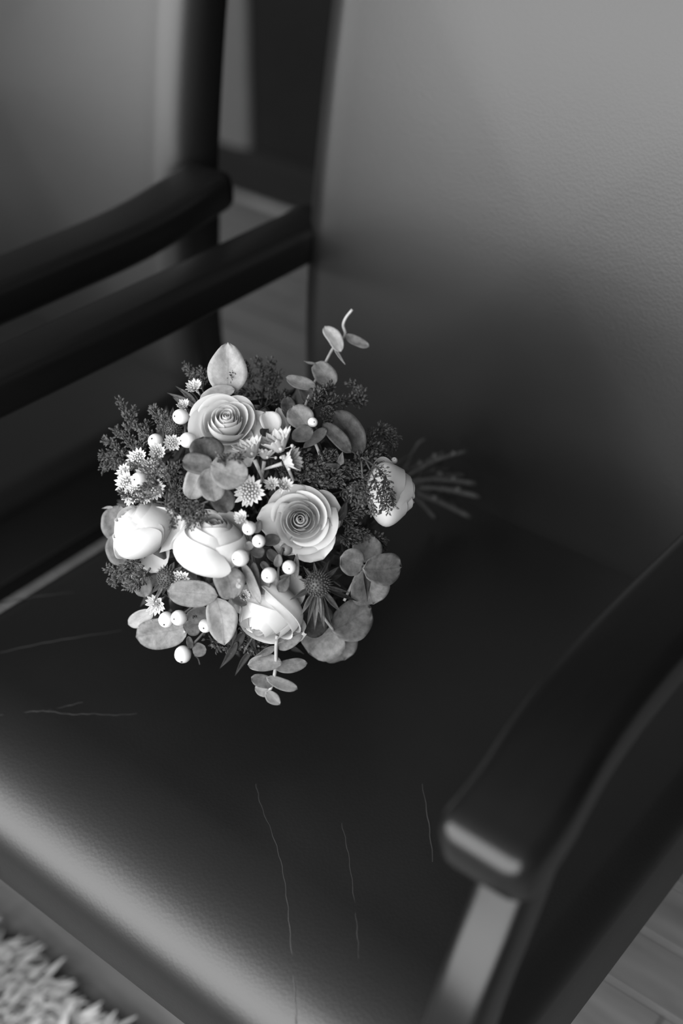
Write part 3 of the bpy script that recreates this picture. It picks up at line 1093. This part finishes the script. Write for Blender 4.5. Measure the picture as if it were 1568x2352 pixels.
thistle(730, 1342, 31, (.05, -.1, 1), .018,
        [(666, 1378, 14, .020), (690, 1415, 12, .022), (704, 1440, 12, .022), (722, 1450, 12, .024), (745, 1448, 14, .024), (762, 1440, 12, .022),
         (785, 1410, 14, .020), (826, 1384, 12, .012), (806, 1362, 10, .014), (780, 1300, 12, .012), (795, 1290, 9, .008), (757, 1285, 10, .010),
         (720, 1288, 8, .012), (695, 1300, 9, .012), (686, 1330, 9, .016), (790, 1318, 12, .012), (700, 1400, 8, .024), (738, 1425, 9, .026)])
thistle(386, 1326, 27, (-.3, .1, 1), .012,
        [(345, 1365, 12, .010), (352, 1345, 10, .008), (420, 1300, 10, .012), (400, 1290, 12, .010), (372, 1370, 10, .010), (392, 1385, 10, .012),
         (408, 1362, 9, .012), (350, 1388, 9, .012)])
thistle(398, 985, 22, (-.3, .3, .9), .008,
        [(370, 942, 16, .004), (396, 930, 14, .004), (356, 945, 8, .004), (352, 965, 8, .004), (420, 960, 10, .004)])
es = sprig([(470, 960), (452, 935), (440, 925)], 0.0008, 'twig', 'spiky_leaf_sprig', 0.0)
for (a, c_) in (((452, 930), (402, 886)), ((448, 935), (383, 902)), ((455, 925), (436, 893)), ((440, 930), (396, 912)), ((452, 938), (420, 905))):
    leaf(es, a, c_, 13, 'dark', .000, shape='lance', fold=.3)
es = sprig([(590, 1450), (570, 1480), (560, 1500)], 0.0008, 'twig', 'toothed_leaf_sprig', 0.0)
for (a, c_, ww) in (((545, 1475), (504, 1536), 18), ((580, 1490), (539, 1553), 14), ((560, 1450), (540, 1500), 20), ((575, 1455), (590, 1500), 16),
                    ((540, 1440), (530, 1490), 18), ((600, 1440), (575, 1475), 18)):
    leaf(es, a, c_, ww, 'deep', .000, shape='lance', fold=.3)


# ---- sea lavender: wiry dark twigs with tiny papery florets, too small to count
def lavender(paths, lift=0.02, dens=1.0, size=1.0, tone='floret', push=0.0):
    tw = MB()
    fl = MB()
    for path in paths:
        ls = [lift] * len(path)
        pts = catmull([P(u, v, l) + ray(u, v) * push for (u, v), l in zip(path, ls)], 6)
        tv, tf = tube(pts, [0.0007 - 0.0004 * i / len(pts) for i in range(len(pts))], 4)
        tw.add(tv, tf)
        n = len(pts)
        for i in range(int(n * .28), n):
            p = pts[i]
            d = unit(pts[min(i + 1, n - 1)] - pts[max(i - 1, 0)])
            for _ in range(max(1, int(round(7.0 * dens)))):
                o = RNG.normal(size=3)
                o = unit(o - d * (o @ d) * .4)
                q = p + d * RNG.uniform(-.002, .002) + o * RNG.uniform(.0008, .0042) * size * (1.25 - .6 * i / n)
                t1, t2 = tube([p, q], .00022, 3, False)
                tw.add(t1, t2)
                e = unit(o + d * .8 + RNG.normal(size=3) * .3)
                L = RNG.uniform(.0016, .0030) * size
                b1, b2 = leaf_geo(q, q + e * L, L * .55, unit(RNG.normal(size=3)), 'ovate', nu=2, nv=3, th=.0003, cup=.5)
                fl.add(b1, b2)
    o = part('sea_lavender_sprig', tw.v, tw.f, 'twig')
    fo = part('florets', fl.v, fl.f, tone, o)
    fo['kind'] = 'stuff'
    return o


lavender([[(330, 1075), (312, 1040), (298, 1000), (292, 958), (276, 920)], [(312, 1040), (285, 1005), (264, 985)], [(325, 1070), (280, 1040), (258, 1018), (240, 1010)],
          [(325, 1075), (275, 1060), (245, 1045), (233, 1052)], [(325, 1080), (285, 1072), (262, 1062), (236, 1078)], [(330, 1060), (325, 1020), (330, 990), (340, 975)],
          [(298, 1000), (303, 965), (308, 940)], [(280, 1040), (262, 1040), (250, 1060)]], .000, 1.2, 1.0)
lavender([[(378, 1010), (372, 975), (360, 950), (352, 940)], [(385, 1005), (400, 975), (405, 960)], [(350, 1010), (335, 1000), (318, 985)],
          [(380, 1000), (385, 970), (378, 950)]], .004, 1.4, 1.1)
lavender([[(575, 855), (562, 850), (545, 832), (533, 812)], [(562, 850), (545, 855), (529, 866)], [(566, 852), (556, 838), (549, 830)]], .010, .9, .9)
lavender([[(600, 930), (605, 880), (600, 845), (590, 825)], [(600, 900), (620, 865), (622, 828)], [(590, 900), (570, 870), (565, 845)], [(610, 930), (625, 890), (640, 860)],
          [(600, 930), (585, 905), (555, 900)], [(600, 940), (640, 915), (660, 905)]], -.006, 1.1, 1.1, push=.02)
lavender([[(470, 905), (458, 880), (445, 862), (430, 840)], [(465, 895), (470, 870), (462, 850)]], .000, 1.2, 1.0)
lavender([[(690, 960), (730, 935), (770, 925), (812, 918), (826, 905), (802, 878)], [(760, 926), (745, 905), (760, 888)], [(812, 918), (828, 920), (826, 895)],
          [(720, 940), (725, 915), (735, 900)], [(740, 935), (750, 950), (752, 965)]], .004, 1.5, 1.15)
lavender([[(830, 1080), (846, 1040), (850, 1005), (872, 986), (892, 990), (905, 1005)], [(850, 1010), (885, 1000), (895, 1015), (903, 1030)],
          [(846, 1040), (865, 1030), (882, 1045), (890, 1070)], [(835, 1070), (855, 1050), (870, 1060)]], .006, 1.4, 1.1)
lavender([[(830, 1050), (860, 1070), (885, 1095), (895, 1130), (902, 1160)], [(840, 1060), (860, 1100), (872, 1140), (880, 1170)], [(830, 1060), (835, 1110), (850, 1150), (858, 1180)],
          [(850, 1080), (825, 1110), (812, 1130)], [(860, 1100), (840, 1135), (825, 1160)], [(885, 1095), (880, 1130), (892, 1170)]], .034, .9, .9)
lavender([[(690, 1110), (700, 1085), (720, 1075), (745, 1085)], [(700, 1100), (740, 1110), (780, 1100)], [(780, 1110), (760, 1085), (790, 1070), (810, 1085)],
          [(720, 1100), (740, 1060), (760, 1050)], [(800, 1100), (820, 1070), (830, 1040)], [(780, 1120), (805, 1130), (820, 1150)], [(640, 1085), (660, 1080), (680, 1092)],
          [(670, 1070), (690, 1050), (705, 1060)], [(800, 1090), (770, 1060), (745, 1050)]], .004, 2.0, 1.35)
lavender([[(360, 1152), (385, 1158), (398, 1178), (396, 1212)], [(385, 1158), (405, 1150), (420, 1165)]], .036, 1.0, .9)
lavender([[(480, 1150), (455, 1162), (442, 1180), (438, 1206)], [(455, 1162), (435, 1166), (424, 1188)], [(470, 1155), (462, 1180), (455, 1195)]], .034, 1.0, .9)
lavender([[(380, 1125), (340, 1143), (300, 1142), (280, 1130)], [(372, 1130), (352, 1100), (365, 1070)], [(375, 1140), (330, 1075), (300, 1070)], [(370, 1120), (340, 1115), (322, 1130)],
          [(390, 1095), (380, 1070), (350, 1055)], [(395, 1120), (385, 1090), (400, 1070)]], .034, .9, .9)
lavender([[(330, 1300), (300, 1312), (270, 1310), (250, 1305)], [(300, 1312), (268, 1325), (258, 1340)], [(330, 1300), (305, 1290), (285, 1300)], [(325, 1320), (318, 1340), (292, 1350)],
          [(345, 1305), (325, 1330), (300, 1335)]], .004, 1.2, 1.1)
lavender([[(380, 1160), (385, 1120), (400, 1090), (410, 1075)], [(385, 1120), (370, 1100), (380, 1080)], [(400, 1150), (410, 1120), (425, 1100)], [(395, 1140), (420, 1150), (440, 1160)]], .006, 2.0, 1.2)
lavender([[(760, 1170), (800, 1200), (820, 1220), (840, 1230)], [(790, 1190), (810, 1170), (835, 1175)], [(780, 1230), (800, 1240), (820, 1235)], [(850, 1250), (870, 1240), (880, 1248)]], .000, 1.5, 1.2)
lavender([[(560, 1490), (590, 1460), (560, 1440)], [(540, 1460), (560, 1480), (600, 1490)], [(480, 1460), (500, 1480), (540, 1490)], [(440, 1400), (460, 1410), (490, 1440)]], -.004, 1.5, 1.2)
lavender([[(530, 1040), (515, 1055), (505, 1050)], [(535, 1045), (545, 1052), (552, 1048)]], .040, .9, .9)

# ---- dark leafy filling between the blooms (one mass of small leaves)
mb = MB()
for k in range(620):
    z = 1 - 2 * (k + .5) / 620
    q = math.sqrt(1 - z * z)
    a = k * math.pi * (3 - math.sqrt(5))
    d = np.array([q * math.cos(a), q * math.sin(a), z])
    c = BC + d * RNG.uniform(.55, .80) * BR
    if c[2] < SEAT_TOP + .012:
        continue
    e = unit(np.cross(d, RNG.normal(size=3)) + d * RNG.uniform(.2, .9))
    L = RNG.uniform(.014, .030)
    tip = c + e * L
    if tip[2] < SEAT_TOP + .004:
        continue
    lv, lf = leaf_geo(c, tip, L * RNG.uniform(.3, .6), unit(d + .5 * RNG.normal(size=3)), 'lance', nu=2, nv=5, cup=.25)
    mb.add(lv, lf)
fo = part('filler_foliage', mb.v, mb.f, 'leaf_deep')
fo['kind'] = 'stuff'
# twiggy heart that carries the filling
mb = MB()
for k in range(90):
    d = unit(RNG.normal(size=3))
    e = BC + d * BR * RNG.uniform(.75, .9)
    if e[2] < SEAT_TOP + .004:
        continue
    tv, tf = tube([BC + RNG.normal(size=3) * .006, BC + d * BR * .4 + RNG.normal(size=3) * .008, e], [.0016, .0013, .0007], 4)
    mb.add(tv, tf)
fo = part('inner_twigs', mb.v, mb.f, 'stem')
fo['kind'] = 'stuff'

# ---- the cut stems, running out behind the head along the seat
NECK = on_plane_z(900, 1118, SEAT_TOP + 0.060)
tips = [(1070, 1036, .024), (1035, 1078, .016), (1066, 1092, .020), (1092, 1110, .012), (1060, 1172, .010), (1040, 1150, .016), (1100, 1140, .006), (1080, 1186, .006),
        (1020, 1040, .036), (1010, 1060, .030), (1055, 1128, .012), (1000, 1190, .006)]
for k, (u, v_, h) in enumerate(tips):
    tip = on_plane_z(u, v_, SEAT_TOP + h)
    if tip[1] > 0.482:      # the ends stop short of the backrest
        dd = ray(u, v_)
        tip = CAM + dd * (0.482 - CAM[1]) / dd[1]
    ng = NECK + RNG.normal(size=3) * .004
    st = BC + RNG.normal(size=3) * .02
    pts = catmull([st, st * .35 + ng * .65, ng, ng * .45 + tip * .55 + np.array([0, 0, .004]), tip], 5)
    rr = RNG.uniform(.0016, .0027)
    mb = MB(); mb.add(*tube(pts, rr, 8))
    j = int(len(pts) * RNG.uniform(.72, .9))
    b1, b2 = ball(pts[j] + np.array([0, 0, rr * .6]), rr * 1.5, (0, 0, 1), 4, 6, 0)
    mb.add(b1, b2)
    part('stem', mb.v, mb.f, 'stem')
for (u0, v0, u1, v1, h) in ((932, 1072, 947, 1044, .07), (958, 1100, 974, 1068, .06), (960, 1018, 976, 1008, .07)):
    a, c_ = on_plane_z(u0, v0, SEAT_TOP + h), on_plane_z(u1, v1, SEAT_TOP + h + .004)
    part('stem', *tube([BC * .5 + NECK * .5, NECK * .3 + a * .7, a, c_], .0012, 6), 'stem')

# ------------------------------------------------------------------ creases in the leather of the seat
ch_parts = chair
for path in ([(0, 1642), (70, 1634), (110, 1633), (160, 1640), (210, 1639), (260, 1642), (315, 1639)], [(100, 1634), (150, 1622), (190, 1612)],
             [(588, 1800), (600, 1850), (628, 1920), (648, 1990), (660, 2070), (668, 2160), (676, 2270), (680, 2352)],
             [(785, 1890), (800, 1960), (812, 2050), (820, 2130), (824, 2200)], [(0, 1498), (90, 1478), (170, 1464), (280, 1448)],
             [(0, 1385), (80, 1370), (170, 1360)], [(970, 1800), (985, 1890), (995, 1980)]):
    pts = []
    for (u, v_) in path:
        p = on_plane_z(u, v_, SEAT_Z)
        # follow the cushion: crown in the middle, roll at the front
        for _ in range(6):
            x, y = p[0], p[1]
            z = SEAT_Z - 0.003
            k = max(0.0, min(1.0, (ROLL_IN - y) / ROLL_IN))
            z -= ROLL_H * (1 - math.sqrt(max(0.0, 1 - k * k)))
            if y > ROLL_IN:
                sx = abs(x - SEAT_W / 2) / (SEAT_W / 2 - 0.03)
                sy = (0.2825 - y) / (0.2825 - ROLL_IN) if y < 0.2825 else (y - 0.2825) / 0.2565
                z += 0.006 * max(0.0, 1 - max(sx, sy) ** 2)
            p = on_plane_z(u, v_, z)
        pts.append(p)
    pts = catmull(pts, 6)
    vv, ff = [], []
    n = len(pts)
    for i, p in enumerate(pts):
        d = unit(pts[min(i + 1, n - 1)] - pts[max(i - 1, 0)])
        k = max(0.0, min(.99, (ROLL_IN - p[1]) / ROLL_IN))
        nrm = unit([0, -k / ROLL_IN, math.sqrt(1 - k * k) / ROLL_H])
        s = unit(np.cross(d, nrm))
        t = math.sin(math.pi * (i + .4) / n) ** .5
        jit = s * 0.0004 * math.sin(i * 1.7)
        for (a, h) in ((-1.0, -.0002), (-.5, .00008 * t), (0, .00014 * t), (.5, .00008 * t), (1.0, -.0002)):
            vv.append(p + jit + s * a * .0007 + nrm * h)
    for i in range(n - 1):
        for k in range(4):
            ff.append((i * 5 + k, i * 5 + k + 1, i * 5 + k + 6, i * 5 + k + 5))
    link('leather_crease', mesh('leather_crease', vv, ff), 'leather_worn', chair)

bpy.context.view_layer.update()
